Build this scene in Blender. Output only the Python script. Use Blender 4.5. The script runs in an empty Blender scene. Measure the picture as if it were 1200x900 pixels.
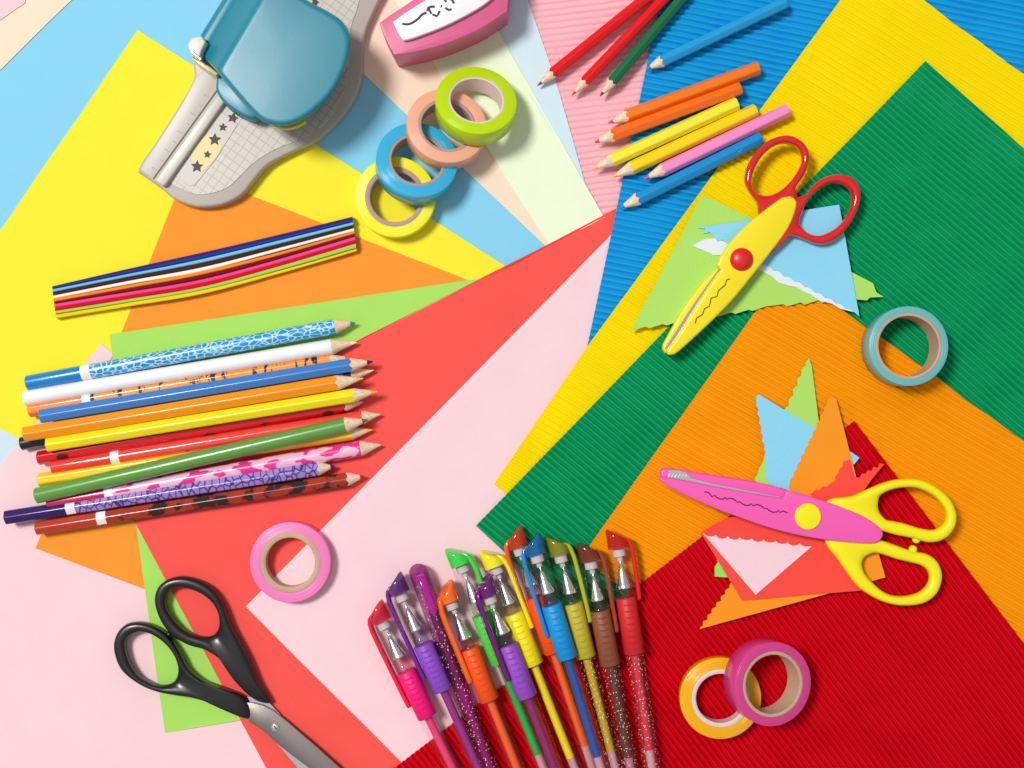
import bpy, bmesh, math, random
import numpy as np
from mathutils import Vector, Matrix, Quaternion
random.seed(7)
S = 0.00042            # metres per photo pixel at table level
D = 1500.0             # camera height in the same units
ILL = 1.0
sc = bpy.context.scene
C = sc.collection

# ------------------------------------------------------------------ basics
def lin(c):
    c = c/255.0
    return c/12.92 if c <= 0.04045 else ((c+0.055)/1.055)**2.4
def col(r, g, b, k=1.0):
    return tuple(min(0.9, lin(v)/ILL*k) for v in (r, g, b))+(1,)
def pc(x, y, z):       # a spot seen at (x, y) that stands z above the table -> table plan position
    k = (D-z)/D
    return (600+(x-600)*k, 450+(y-450)*k)
def W(x, y, z):
    return Vector(((x-600)*S, (450-y)*S, z*S))
def tag(o, label=None, cat=None, group=None, kind=None):
    if label: o['label'] = label
    if cat: o['category'] = cat
    if group: o['group'] = group
    if kind: o['kind'] = kind
    return o
def empty(name, loc, q=None):
    o = bpy.data.objects.new(name, None)
    o.empty_display_size = 0.01
    o.location = loc
    if q is not None:
        o.rotation_mode = 'QUATERNION'; o.rotation_quaternion = q
    C.objects.link(o)
    return o
def obj(name, verts, faces, m, parent=None, smooth=True, world=True, loc=None, angle=40):
    """verts in metres. world=True: world space, re-centred on the parent's location (parent unrotated)."""
    me = bpy.data.meshes.new(name)
    off = Vector((0, 0, 0))
    if world:
        if parent is not None:
            p = parent
            while p is not None:
                off += p.location; p = p.parent
        elif loc is not None: off = Vector(loc)
    me.from_pydata([tuple(Vector(v)-off) for v in verts], [], faces)
    bm = bmesh.new(); bm.from_mesh(me)
    bmesh.ops.remove_doubles(bm, verts=bm.verts, dist=1e-7)
    bmesh.ops.recalc_face_normals(bm, faces=bm.faces)
    for f in bm.faces: f.smooth = smooth
    if smooth:
        for e in bm.edges:
            if len(e.link_faces) == 2 and e.calc_face_angle(0) > math.radians(angle): e.smooth = False
    bm.to_mesh(me); bm.free()
    me.materials.append(m)
    o = bpy.data.objects.new(name, me); C.objects.link(o)
    if parent is not None: o.parent = parent
    elif world and loc is not None: o.location = loc
    return o

# ------------------------------------------------------------------ materials
MC = {}
def nodes(name):
    m = bpy.data.materials.new(name); m.use_nodes = True
    nt = m.node_tree; b = nt.nodes['Principled BSDF']
    return m, nt, b
def N(nt, t, **k):
    n = nt.nodes.new(t)
    for a, v in k.items(): setattr(n, a, v)
    return n
def coords(nt, scale):
    tc = N(nt, 'ShaderNodeTexCoord'); mp = N(nt, 'ShaderNodeMapping')
    s = scale if isinstance(scale, tuple) else (scale,)*3
    mp.inputs['Scale'].default_value = tuple(v/S for v in s)      # object coordinates counted in photo pixels
    nt.links.new(tc.outputs['Object'], mp.inputs['Vector'])
    return mp.outputs['Vector']
def plastic(name, c, rough=0.35, spec=0.5, bump=0.0, bscale=0.4, coat=0.0, metal=0.0, sss=0.0, vary=0.0):
    key = (name, tuple(c), rough)
    if key in MC: return MC[key]
    m, nt, b = nodes(name)
    b.inputs['Base Color'].default_value = c
    b.inputs['Roughness'].default_value = rough
    b.inputs['Specular IOR Level'].default_value = spec
    b.inputs['Metallic'].default_value = metal
    b.inputs['Coat Weight'].default_value = coat
    b.inputs['Coat Roughness'].default_value = 0.08
    v = coords(nt, 1.0)
    if vary:
        n = N(nt, 'ShaderNodeTexNoise'); n.inputs['Scale'].default_value = 0.03; n.inputs['Detail'].default_value = 5
        nt.links.new(v, n.inputs['Vector'])
        mr = N(nt, 'ShaderNodeMapRange'); mr.inputs[1].default_value = .3; mr.inputs[2].default_value = .7
        mr.inputs[3].default_value = 1-vary; mr.inputs[4].default_value = 1+vary
        nt.links.new(n.outputs['Fac'], mr.inputs[0])
        h = N(nt, 'ShaderNodeHueSaturation'); h.inputs['Color'].default_value = c
        nt.links.new(mr.outputs[0], h.inputs['Value']); nt.links.new(h.outputs[0], b.inputs['Base Color'])
    if bump:
        n = N(nt, 'ShaderNodeTexNoise'); n.inputs['Scale'].default_value = bscale; n.inputs['Detail'].default_value = 4
        nt.links.new(v, n.inputs['Vector'])
        bp = N(nt, 'ShaderNodeBump'); bp.inputs['Strength'].default_value = bump; bp.inputs['Distance'].default_value = S*1.0
        nt.links.new(n.outputs['Fac'], bp.inputs['Height']); nt.links.new(bp.outputs[0], b.inputs['Normal'])
    MC[key] = m
    return m
def paper(name, c, rough=0.85):
    return plastic(name, c, rough, 0.12, bump=0.22, bscale=0.5, vary=0.012)
def clear(name, tint=(1, 1, 1), rough=0.04, glit=None, gscale=0.66, gamt=0.12):
    key = ('clear', name, tint, glit)
    if key in MC: return MC[key]
    m = bpy.data.materials.new(name); m.use_nodes = True; nt = m.node_tree; nt.nodes.clear()
    out = N(nt, 'ShaderNodeOutputMaterial'); tr = N(nt, 'ShaderNodeBsdfTransparent'); gl = N(nt, 'ShaderNodeBsdfGlossy')
    tr.inputs[0].default_value = (*tint, 1); gl.inputs['Roughness'].default_value = rough
    lw = N(nt, 'ShaderNodeLayerWeight'); lw.inputs[0].default_value = .5
    pw = N(nt, 'ShaderNodeMath', operation='POWER'); pw.inputs[1].default_value = 3.5; nt.links.new(lw.outputs['Facing'], pw.inputs[0])
    fr = N(nt, 'ShaderNodeMath', operation='MULTIPLY_ADD'); fr.inputs[1].default_value = .28; fr.inputs[2].default_value = .045; nt.links.new(pw.outputs[0], fr.inputs[0])
    mx = N(nt, 'ShaderNodeMixShader')
    nt.links.new(fr.outputs[0], mx.inputs[0]); nt.links.new(tr.outputs[0], mx.inputs[1]); nt.links.new(gl.outputs[0], mx.inputs[2])
    res = mx.outputs[0]
    if glit:
        v = coords(nt, 1.0)
        vo = N(nt, 'ShaderNodeTexVoronoi'); vo.inputs['Scale'].default_value = gscale
        nt.links.new(v, vo.inputs['Vector'])
        lt = N(nt, 'ShaderNodeMath', operation='LESS_THAN'); lt.inputs[1].default_value = 0.36
        nt.links.new(vo.outputs['Distance'], lt.inputs[0])
        sx = N(nt, 'ShaderNodeSeparateColor'); nt.links.new(vo.outputs['Color'], sx.inputs[0])
        g2 = N(nt, 'ShaderNodeMath', operation='LESS_THAN'); g2.inputs[1].default_value = gamt
        nt.links.new(sx.outputs[0], g2.inputs[0])
        mu = N(nt, 'ShaderNodeMath', operation='MULTIPLY'); nt.links.new(lt.outputs[0], mu.inputs[0]); nt.links.new(g2.outputs[0], mu.inputs[1])
        df = N(nt, 'ShaderNodeBsdfPrincipled'); df.inputs['Base Color'].default_value = (*glit, 1); df.inputs['Roughness'].default_value = .3
        m2 = N(nt, 'ShaderNodeMixShader'); nt.links.new(mu.outputs[0], m2.inputs[0]); nt.links.new(res, m2.inputs[1]); nt.links.new(df.outputs[0], m2.inputs[2])
        res = m2.outputs[0]
    nt.links.new(res, out.inputs[0])
    MC[key] = m
    return m
def pattern(name, a, b_, kind, rough=0.25):
    m, nt, b = nodes(name)
    b.inputs['Roughness'].default_value = rough; b.inputs['Coat Weight'].default_value = 0.3; b.inputs['Coat Roughness'].default_value = .08
    mix = N(nt, 'ShaderNodeMix', data_type='RGBA')
    mix.inputs['A'].default_value = a; mix.inputs['B'].default_value = b_
    def thr(sock, t, lo=False, w=.04):
        r = N(nt, 'ShaderNodeMapRange'); r.inputs[1].default_value = t-w; r.inputs[2].default_value = t+w
        if lo: r.inputs[3].default_value = 1; r.inputs[4].default_value = 0
        nt.links.new(sock, r.inputs[0]); return r.outputs[0]
    if kind == 'crackle' or kind == 'veins':
        v = coords(nt, (0.11, 0.22, 0.22) if kind == 'crackle' else (0.13, 0.09, 0.09))
        vo = N(nt, 'ShaderNodeTexVoronoi', feature='DISTANCE_TO_EDGE'); vo.inputs['Scale'].default_value = 1
        nt.links.new(v, vo.inputs['Vector']); f = thr(vo.outputs[0], .07 if kind == 'crackle' else .07, True, .05)
    elif kind == 'tiger':
        v = coords(nt, (0.17, 0.05, 0.05))
        n = N(nt, 'ShaderNodeTexNoise'); n.inputs['Scale'].default_value = 1; n.inputs['Detail'].default_value = 1; n.inputs['Distortion'].default_value = .6
        nt.links.new(v, n.inputs['Vector']); f = thr(n.outputs['Fac'], .60, False, .02)
    elif kind == 'cow':
        v = coords(nt, (0.05, 0.09, 0.09))
        n = N(nt, 'ShaderNodeTexNoise'); n.inputs['Scale'].default_value = 1; n.inputs['Detail'].default_value = 1.5
        nt.links.new(v, n.inputs['Vector']); f = thr(n.outputs['Fac'], .52, False, .02)
    elif kind == 'blotch':
        v = coords(nt, (0.06, 0.08, 0.08))
        n = N(nt, 'ShaderNodeTexNoise'); n.inputs['Scale'].default_value = 1; n.inputs['Detail'].default_value = 2
        nt.links.new(v, n.inputs['Vector']); f = thr(n.outputs['Fac'], .51, False, .04)
    elif kind == 'dots':
        v = coords(nt, (0.035, 0.06, 0.06))
        vo = N(nt, 'ShaderNodeTexVoronoi'); vo.inputs['Scale'].default_value = 1
        nt.links.new(v, vo.inputs['Vector']); f = thr(vo.outputs['Distance'], .26, True, .03)
    elif kind == 'bands':
        v = coords(nt, 1.0); sx = N(nt, 'ShaderNodeSeparateXYZ'); nt.links.new(v, sx.inputs[0])
        mu = N(nt, 'ShaderNodeMath', operation='MULTIPLY'); mu.inputs[1].default_value = 2*math.pi/16
        nt.links.new(sx.outputs[0], mu.inputs[0])
        si = N(nt, 'ShaderNodeMath', operation='SINE'); nt.links.new(mu.outputs[0], si.inputs[0]); f = thr(si.outputs[0], -.35, False, .1)
    nt.links.new(f, mix.inputs['Factor']); nt.links.new(mix.outputs['Result'], b.inputs['Base Color'])
    return m
M_WOOD = None
def wood():
    global M_WOOD
    if M_WOOD: return M_WOOD
    m, nt, b = nodes('cedar_wood')
    v = coords(nt, (0.04, 0.7, 0.7))
    n = N(nt, 'ShaderNodeTexNoise'); n.inputs['Scale'].default_value = 1; n.inputs['Detail'].default_value = 3
    nt.links.new(v, n.inputs['Vector'])
    r = N(nt, 'ShaderNodeValToRGB'); r.color_ramp.elements[0].position = .35; r.color_ramp.elements[1].position = .65
    r.color_ramp.elements[0].color = col(226, 186, 150); r.color_ramp.elements[1].color = col(252, 226, 200)
    nt.links.new(n.outputs['Fac'], r.inputs[0]); nt.links.new(r.outputs[0], b.inputs['Base Color'])
    b.inputs['Roughness'].default_value = .7
    M_WOOD = m; return m

# ------------------------------------------------------------------ paper sheets laid over one another
layers = []            # (polygon, thickness)
def pdist(poly, P):
    """rough outside distance of points P (n,2) to a convex polygon; 0 inside"""
    p = np.array(poly, float); c = p.mean(0); d = np.full(len(P), -1e9)
    for i in range(len(p)):
        a = p[i]; e = p[(i+1) % len(p)]-a; n = np.array((e[1], -e[0])); n = n/np.linalg.norm(n)
        if np.dot(c-a, n) > 0: n = -n
        d = np.maximum(d, (P-a)@n)
    return np.maximum(d, 0)
def height(P, k=None):
    P = np.atleast_2d(np.array(P, float)); z = 1.2+.6*np.sin(P[:, 0]*.031+P[:, 1]*.012)+.6*np.sin(P[:, 1]*.037-P[:, 0]*.017+1.3)
    for poly, t in layers[:k]:
        u = np.clip(1-pdist(poly, P)/38.0, 0, 1)
        z += t*u*u*(3-2*u)
    return z
def surf(x, y): return float(height([(x, y)])[0])
def sheet(name, label, poly, m, corr=None, period=7.2, group=None, cat='paper sheet', amp=1.15):
    """poly in photo pixels (convex). corr: angle in degrees (down-right) of the flutes."""
    p = np.array(poly, float)
    if corr is None:
        e = p[1]-p[0]; a = math.atan2(e[1], e[0])
    else: a = math.radians(corr)
    d = np.array((math.cos(a), math.sin(a))); n = np.array((-d[1], d[0]))
    tp = p@n; t0, t1 = tp.min(), tp.max()
    step = period/12 if corr is not None else 8
    ts = np.arange(t0, t1, step); ts = np.unique(np.concatenate([ts, tp, [t1]]))
    ns = 32 if corr is not None else 72
    keep = [ts[0]]
    for t in ts[1:]:
        if t-keep[-1] > 0.05: keep.append(t)
    ts = np.array(keep)
    rows = []
    for t in ts:
        tt = min(max(t, t0+1e-3), t1-1e-3); ss = []
        for i in range(len(p)):
            a0, b0 = p[i], p[(i+1) % len(p)]; ta, tb = a0@n, b0@n
            if (ta-tt)*(tb-tt) <= 0 and abs(ta-tb) > 1e-9:
                u = (tt-ta)/(tb-ta); ss.append((a0+(b0-a0)*u)@d)
        s = np.linspace(min(ss), max(ss), ns)
        rows.append(np.outer(s, d)+np.outer(np.full(ns, t), n))
    G = np.array(rows); R = len(ts); P = G.reshape(-1, 2)
    base = height(P)
    if corr is None:
        th = 1.0; top = base+.72; bot = base+.25
    else:
        tt = np.repeat(ts, ns)
        jr = np.random.RandomState(int(period*100)).rand(4000)
        wob = .30*np.sin((P@d)*.045)+.22*np.sin((P@d)*.13+2)
        ph = tt-t0+wob
        rip = (.86+.2*jr[(ph/period+.5).astype(int)])*(1+.05*np.sin(tt*.071+P[:, 0]*.004))
        top = base+0.75+amp*2*(.5+.5*np.cos(2*math.pi*ph/period))**.55*rip; bot = top-0.6; th = .8+2.2*amp
    # gentle waviness of real paper
    V = []
    for arr in (top, bot):
        V.append(np.stack([(P[:, 0]-600)*S, (450-P[:, 1])*S, arr*S], 1))
    V = np.concatenate(V); nn = R*ns; F = []
    idx = np.arange(nn).reshape(R, ns)
    q = np.stack([idx[:-1, :-1], idx[:-1, 1:], idx[1:, 1:], idx[1:, :-1]], -1).reshape(-1, 4)
    F += q.tolist(); F += (q[:, ::-1]+nn).tolist()
    ring = list(idx[0, :])+list(idx[1:, -1])+list(idx[-1, ::-1][1:])+list(idx[::-1, 0][1:-1])
    for i in range(len(ring)):
        u, w = int(ring[i]), int(ring[(i+1) % len(ring)])
        F.append([u, u+nn, w+nn, w])
    c = p.mean(0); loc = W(c[0], c[1], 0)
    me = bpy.data.meshes.new(name)
    me.from_pydata((V-np.array(loc)).tolist(), [], F)
    bm = bmesh.new(); bm.from_mesh(me); bmesh.ops.recalc_face_normals(bm, faces=bm.faces)
    for f in bm.faces: f.smooth = True
    for e in bm.edges:
        if len(e.link_faces) == 2 and e.calc_face_angle(0) > 1.2: e.smooth = False
    bm.to_mesh(me); bm.free(); me.materials.append(m)
    o = bpy.data.objects.new(name, me); o.location = loc; C.objects.link(o)
    layers.append((poly, th))
    return tag(o, label, cat, group)

FL = 'smooth coloured paper sheets'; CO = 'corrugated coloured cardboard sheets'
sheet('paper_sheet', 'pale grey blue paper, a small patch at the left edge beneath yellow and pink sheets', [(-90, 455), (90, 455), (90, 640), (-90, 640)], paper('paper_pale_grey_blue', col(200, 222, 234)), group=FL)
sheet('paper_sheet', 'large sky blue paper under the teal-handled punch, reaching the top left of the picture', [(-120, -120), (662, -120), (662, 345), (-120, 345)], paper('paper_sky_blue', col(136, 206, 236)), group=FL)
sheet('paper_sheet', 'peach paper corner lying over sky blue paper in the top left corner', [(-110, 192), (-110, -110), (198, -110)], paper('paper_peach', col(254, 220, 196)), group=FL)
sheet('paper_sheet', 'tiny pink paper corner at the very top left over the peach sheet', [(-110, 60), (-110, -110), (45, -80), (31, 5), (0, 26)], paper('paper_rose', col(253, 200, 206)), group=FL)
sheet('paper_sheet', 'bright lemon yellow smooth paper under the punch and the quilling strips', [(162, 36), (640, 343), (350, 700), (-90, 450), (-90, 403)], paper('paper_lemon', col(254, 230, 56)), group=FL)
sheet('paper_sheet', 'light pink paper filling the bottom left below the pencils, under the orange sheet', [(120, 403), (500, 720), (500, 1010), (-110, 1010), (-110, 680)], paper('paper_light_pink', col(254, 206, 210)), group=FL)
sheet('paper_sheet', 'smooth soft orange paper under the quilling strips and the pencil ends', [(219, 200), (660, 372), (480, 806), (43, 642)], paper('paper_soft_orange', col(255, 150, 52)), group=FL)
sheet('paper_sheet', 'light green smooth paper behind the blue crackled pencil and under the black scissors', [(130, 392), (566, 326), (629, 790), (194, 858)], paper('paper_leaf_green', col(168, 220, 100)), group=FL)
sheet('corrugated_sheet', 'light pink corrugated cardboard under the red and green pencil tips', [(590, -110), (605, 0), (690, 262), (740, 330), (800, 330), (800, -110)], paper('card_pink', col(255, 180, 190)), corr=-7, period=7.4, group=CO, amp=.8)
sheet('paper_sheet', 'peach paper band between the punch and the lime tape', [(470, -110), (330, -10), (330, -4), (425, 86), (664, 312), (590, 60), (540, -110)], paper('paper_peach', col(254, 220, 196)), group=FL)
sheet('paper_sheet', 'very pale blue sliver of paper beside the pink corrugated sheet', [(540, -110), (586, -90), (618, 0), (651, 95), (685, 214), (686, 240), (596, 150), (545, 0)], paper('paper_ice_blue', col(206, 228, 238)), group=FL)
sheet('paper_sheet', 'pale mint green paper under the lime tape, right of the peach band', [(440, -35), (508, 75), (641, 284), (660, 310), (722, 280), (703, 250), (540, -40)], paper('paper_mint', col(232, 246, 212)), group=FL)
sheet('paper_sheet', 'coral red smooth paper running diagonally from the pencil tips to the black scissors', [(118, 551), (405, 408), (640, 288), (765, 222), (800, 300), (520, 1010), (372, 1010), (313, 900), (160, 612)], paper('paper_coral', col(255, 88, 80)), group=FL)
sheet('paper_sheet', 'light pink smooth paper in the middle, over the coral sheet and under the pen caps', [(289, 710), (740, 251), (960, 480), (500, 921)], paper('paper_blush', col(254, 208, 214)), group=FL)
sheet('corrugated_sheet', 'bright blue corrugated cardboard at the top right under the short pencils', [(795, -100), (1350, 20), (1250, 420), (668, 500)], paper('card_blue', col(24, 158, 220), .5), corr=11, period=7.4, group=CO, amp=1.9)
sheet('corrugated_sheet', 'bright yellow corrugated cardboard between the blue and the green one', [(1016, -43), (690, 403), (579, 567), (800, 745), (1310, 172)], paper('card_yellow', col(255, 216, 0)), corr=31, period=7.2, group=CO, amp=1.2)
sheet('corrugated_sheet', 'dark green corrugated cardboard under the red-handled scissors and teal tape', [(1080, 75), (558, 615), (760, 806), (1310, 900), (1310, 276)], paper('card_green', col(14, 156, 98), .48), corr=40, period=6.8, group=CO, amp=2.3)
sheet('corrugated_sheet', 'orange corrugated cardboard between the green and the red one', [(916, 317), (680, 652), (830, 760), (1310, 1010), (1310, 597)], paper('card_orange', col(255, 154, 6)), corr=30, period=6.9, group=CO, amp=1.5)
sheet('corrugated_sheet', 'deep red corrugated cardboard filling the bottom right corner', [(996, 493), (420, 930), (520, 1080), (1310, 1080), (1310, 904)], paper('card_red', col(206, 4, 26), .5), corr=52.5, period=6.6, group=CO, amp=2.3)

# table
tv = [(-.55, -.45, 0), (.55, -.45, 0), (.55, .45, 0), (-.55, .45, 0)]
tv = tv+[(x, y, -.03) for x, y, z in tv]
t = obj('table', tv, [(0, 1, 2, 3), (4, 5, 6, 7), (0, 1, 5, 4), (1, 2, 6, 5), (2, 3, 7, 6), (3, 0, 4, 7)], plastic('table_white', (.7, .7, .7, 1), .5, bump=.1), smooth=False)
t.location.z = -.0002
tag(t, kind='structure')

# ------------------------------------------------------------------ shape helpers
def cr(pts, n=6, closed=True):
    P = [np.array(p, float) for p in pts]; out = []; L = len(P)
    rng = range(L) if closed else range(L-1)
    for i in rng:
        if closed: a, b, c, d = P[i-1], P[i], P[(i+1) % L], P[(i+2) % L]
        else: a, b, c, d = P[max(i-1, 0)], P[i], P[i+1], P[min(i+2, L-1)]
        for k in range(n):
            u = k/n
            out.append(0.5*((2*b)+(-a+c)*u+(2*a-5*b+4*c-d)*u*u+(-a+3*b-3*c+d)*u**3))
    if not closed: out.append(P[-1])
    return out
def slab(name, pts, z0, z1, m, parent=None, bevel=0.0, seen=True, loc=None, segs=3, angle=40):
    """extruded outline (photo pixels seen at height z1) between z0 and z1 with a rounded top edge"""
    Q = [pc(p[0], p[1], z1) if seen else (p[0], p[1]) for p in pts]
    bm = bmesh.new()
    vs = [bm.verts.new(W(x, y, z1)) for x, y in Q]
    f = bm.faces.new(vs)
    r = bmesh.ops.extrude_face_region(bm, geom=[f])
    for v in [g for g in r['geom'] if isinstance(g, bmesh.types.BMVert)]: v.co.z = z0*S
    if f.is_valid is False: pass
    bm.faces.ensure_lookup_table()
    bmesh.ops.recalc_face_normals(bm, faces=bm.faces)
    if bevel:
        es = [e for e in bm.edges if all(abs(v.co.z-z1*S) < 1e-9 for v in e.verts) and len(e.link_faces) == 2]
        bmesh.ops.bevel(bm, geom=es, offset=bevel*S, segments=segs, profile=.5, affect='EDGES', clamp_overlap=True)
    off = Vector((0, 0, 0)); p = parent
    while p is not None: off += p.location; p = p.parent
    if parent is None:
        c = np.mean(Q, 0); off = W(c[0], c[1], z0) if loc is None else Vector(loc)
    for v in bm.verts: v.co -= off
    for fc in bm.faces: fc.smooth = True
    for e in bm.edges:
        if len(e.link_faces) == 2 and e.calc_face_angle(0) > math.radians(angle): e.smooth = False
    # n-gon tops shade cleanly when flat
    me = bpy.data.meshes.new(name); bm.to_mesh(me); bm.free(); me.materials.append(m)
    o = bpy.data.objects.new(name, me); C.objects.link(o)
    if parent is not None: o.parent = parent
    else: o.location = off
    return o
def ringmesh(rings, closed_ends=(True, True), loop=False):
    V = []; F = []; n = len(rings[0])
    for r in rings: V += [tuple(p) for p in r]
    R = len(rings)
    for i in range(R if loop else R-1):
        j = (i+1) % R
        for k in range(n):
            l = (k+1) % n
            F.append((i*n+k, i*n+l, j*n+l, j*n+k))
    if not loop:
        if closed_ends[0]: F.append(tuple(range(n)))
        if closed_ends[1]: F.append(tuple(range((R-1)*n, R*n)))
    return V, F
def handle(name, pairs, zc, h, m, parent, e=0.75, n=5):
    """closed finger loop: matched inner and outer control points, rounded section"""
    I = cr([p[0] for p in pairs], n); O = cr([p[1] for p in pairs], n)
    rings = []; K = 20
    for a, b in zip(I, O):
        a = np.array(pc(a[0], a[1], zc+h*.3)); b = np.array(pc(b[0], b[1], zc+h*.3)); r = []
        for k in range(K):
            f = 2*math.pi*k/K; cc, ss = math.cos(f), math.sin(f)
            t = .5-.5*math.copysign(abs(cc)**e, cc); z = zc+h*math.copysign(abs(ss)**e, ss)
            p = a+(b-a)*t; r.append(W(p[0], p[1], z))
        rings.append(r)
    V, F = ringmesh(rings, loop=True)
    return obj(name, V, F, m, parent, angle=80)
def tube(name, pts, r, m, parent, n=8, flat=1.0, closed=False, local=False):
    """pts: (x, y, z) photo pixels seen at that height"""
    P = []
    for p in pts:
        if local: P.append(Vector(p))
        else:
            x, y = pc(p[0], p[1], p[2]); P.append(W(x, y, p[2])/S)
    rings = []
    for i, p in enumerate(P):
        a = P[max(i-1, 0)]; b = P[min(i+1, len(P)-1)]; d = (b-a).normalized()
        up = Vector((0, 0, 1)); s = d.cross(up)
        if s.length < 1e-4: s = Vector((1, 0, 0))
        s.normalize(); u = s.cross(d)
        rr = r[i] if isinstance(r, (list, tuple)) else r
        rings.append([(p+s*math.cos(2*math.pi*k/n)*rr+u*math.sin(2*math.pi*k/n)*rr*flat)*S for k in range(n)])
    V, F = ringmesh(rings)
    return obj(name, V, F, m, parent, world=not local, angle=60)
def lathe_z(prof, n=96):
    """closed ring profile [(r, z)] turned about z (pixel units -> metres)"""
    rings = []
    for k in range(n):
        a = 2*math.pi*k/n
        rings.append([(r*math.cos(a)*S, r*math.sin(a)*S, z*S) for r, z in prof])
    return ringmesh(rings, loop=True)
def cylx(prof, n=32, flat=(1, 1), off=(0, 0)):
    """profile [(x, r)] turned about the x axis"""
    rings = [[(x*S, (off[0]+r*math.cos(2*math.pi*k/n)*flat[0])*S, (off[1]+r*math.sin(2*math.pi*k/n)*flat[1])*S) for k in range(n)] for x, r in prof]
    return ringmesh(rings)

# ------------------------------------------------------------------ tapes
def tape(label, seen, R, rc, rh, h, z0, m, mc, tilt=0, lean=(0, 1), group='rolls of decorative tape'):
    l = Vector((lean[0], -lean[1], 0)).normalized(); a = math.radians(tilt)
    ax = Vector((l.x*math.sin(a), l.y*math.sin(a), math.cos(a)))
    zt = z0+h*math.cos(a); x, y = pc(seen[0], seen[1], zt)
    b = W(x, y, zt)-ax*h*S
    root = empty('tape_roll', b, Vector((0, 0, 1)).rotation_difference(ax))
    tag(root, label, 'tape', group)
    c = .8
    V, F = lathe_z([(rc+.05, .3), (R-c, .3), (R, .3+c), (R, h-c), (R-c*.3, h-.25), (R-c, h), (rc+.05, h)])
    obj('tape', V, F, m, root, world=False, angle=50)
    V, F = lathe_z([(rh, 0), (rc, 0), (rc, h-.4), (rc-.6, h), (rh+.6, h), (rh, h-.5)])
    obj('core', V, F, mc, root, world=False, angle=50)
    return root
def tapemat(name, c, rough=.3):
    m, nt, b = nodes(name); b.inputs['Base Color'].default_value = c; b.inputs['Roughness'].default_value = rough
    b.inputs['Subsurface Weight'].default_value = .0
    tc = N(nt, 'ShaderNodeTexCoord'); sp = N(nt, 'ShaderNodeSeparateXYZ'); nt.links.new(tc.outputs['Object'], sp.inputs[0])
    cx = N(nt, 'ShaderNodeCombineXYZ'); nt.links.new(sp.outputs[0], cx.inputs[0]); nt.links.new(sp.outputs[1], cx.inputs[1])
    ln = N(nt, 'ShaderNodeVectorMath', operation='LENGTH'); nt.links.new(cx.outputs[0], ln.inputs[0])
    n = N(nt, 'ShaderNodeTexNoise', noise_dimensions='1D'); n.inputs['Scale'].default_value = 1.1/S; n.inputs['Detail'].default_value = 2
    nt.links.new(ln.outputs['Value'], n.inputs['W'])
    bp = N(nt, 'ShaderNodeBump'); bp.inputs['Strength'].default_value = .7; bp.inputs['Distance'].default_value = S*.6
    nt.links.new(n.outputs['Fac'], bp.inputs['Height']); nt.links.new(bp.outputs[0], b.inputs['Normal'])
    return m
card = plastic('core_card', col(196, 164, 136), .8, bump=.3, vary=.08)
cardw = plastic('core_white_card', col(222, 205, 198), .7, bump=.2, vary=.05)
cardp = plastic('core_pale_card', col(180, 150, 142), .7, bump=.2, vary=.05)
zt = surf(463, 230)
tape('bright yellow tape roll lying flat, lowest of the four overlapping rolls', (463, 230.7), 46.5, 34.5, 29, 20, zt, tapemat('tape_yellow', col(250, 238, 14)), cardp)
tape('sky blue tape roll leaning on the yellow roll and under the peach roll', (489, 187), 46.5, 32.5, 29.3, 23, zt+15.5, tapemat('tape_blue', col(56, 178, 222), .2), cardp, 18, (.5, -.86))
tape('peach tape roll between the blue roll and the lime roll', (524, 147), 46, 33, 29.3, 21, zt+17.5, tapemat('tape_peach', col(255, 176, 146)), cardp, 18, (.55, -.83))
tape('lime green tape roll, uppermost of the four overlapping rolls', (558.5, 117), 46.2, 32, 29.5, 24, zt+24, tapemat('tape_lime', col(190, 224, 0), .22), cardw, 25, (.28, -.96))
tape('teal tape roll standing across the edge of orange and green cardboard', (1065, 405.5), 45.2, 37.5, 34.3, 33, surf(1060, 410), tapemat('tape_teal', col(108, 182, 186)), card, 2, (.4, -.9))
tape('pink tape roll lying on coral and light pink paper near the black scissors', (340, 659), 46.6, 35, 28.5, 16, surf(341, 658), tapemat('tape_pink', col(244, 126, 188)), card)
tape('golden orange tape roll lying flat beneath the magenta roll', (844.5, 818.5), 46.8, 33.5, 28.3, 16, surf(845, 818), tapemat('tape_gold', col(255, 176, 4), .22), cardw)
tape('magenta pink tape roll tilted onto the golden orange roll', (906, 802), 47.2, 37, 33.2, 30, surf(900, 800)+12.5, tapemat('tape_magenta', col(214, 66, 138), .25), card, 15, (1, -.05))

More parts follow.
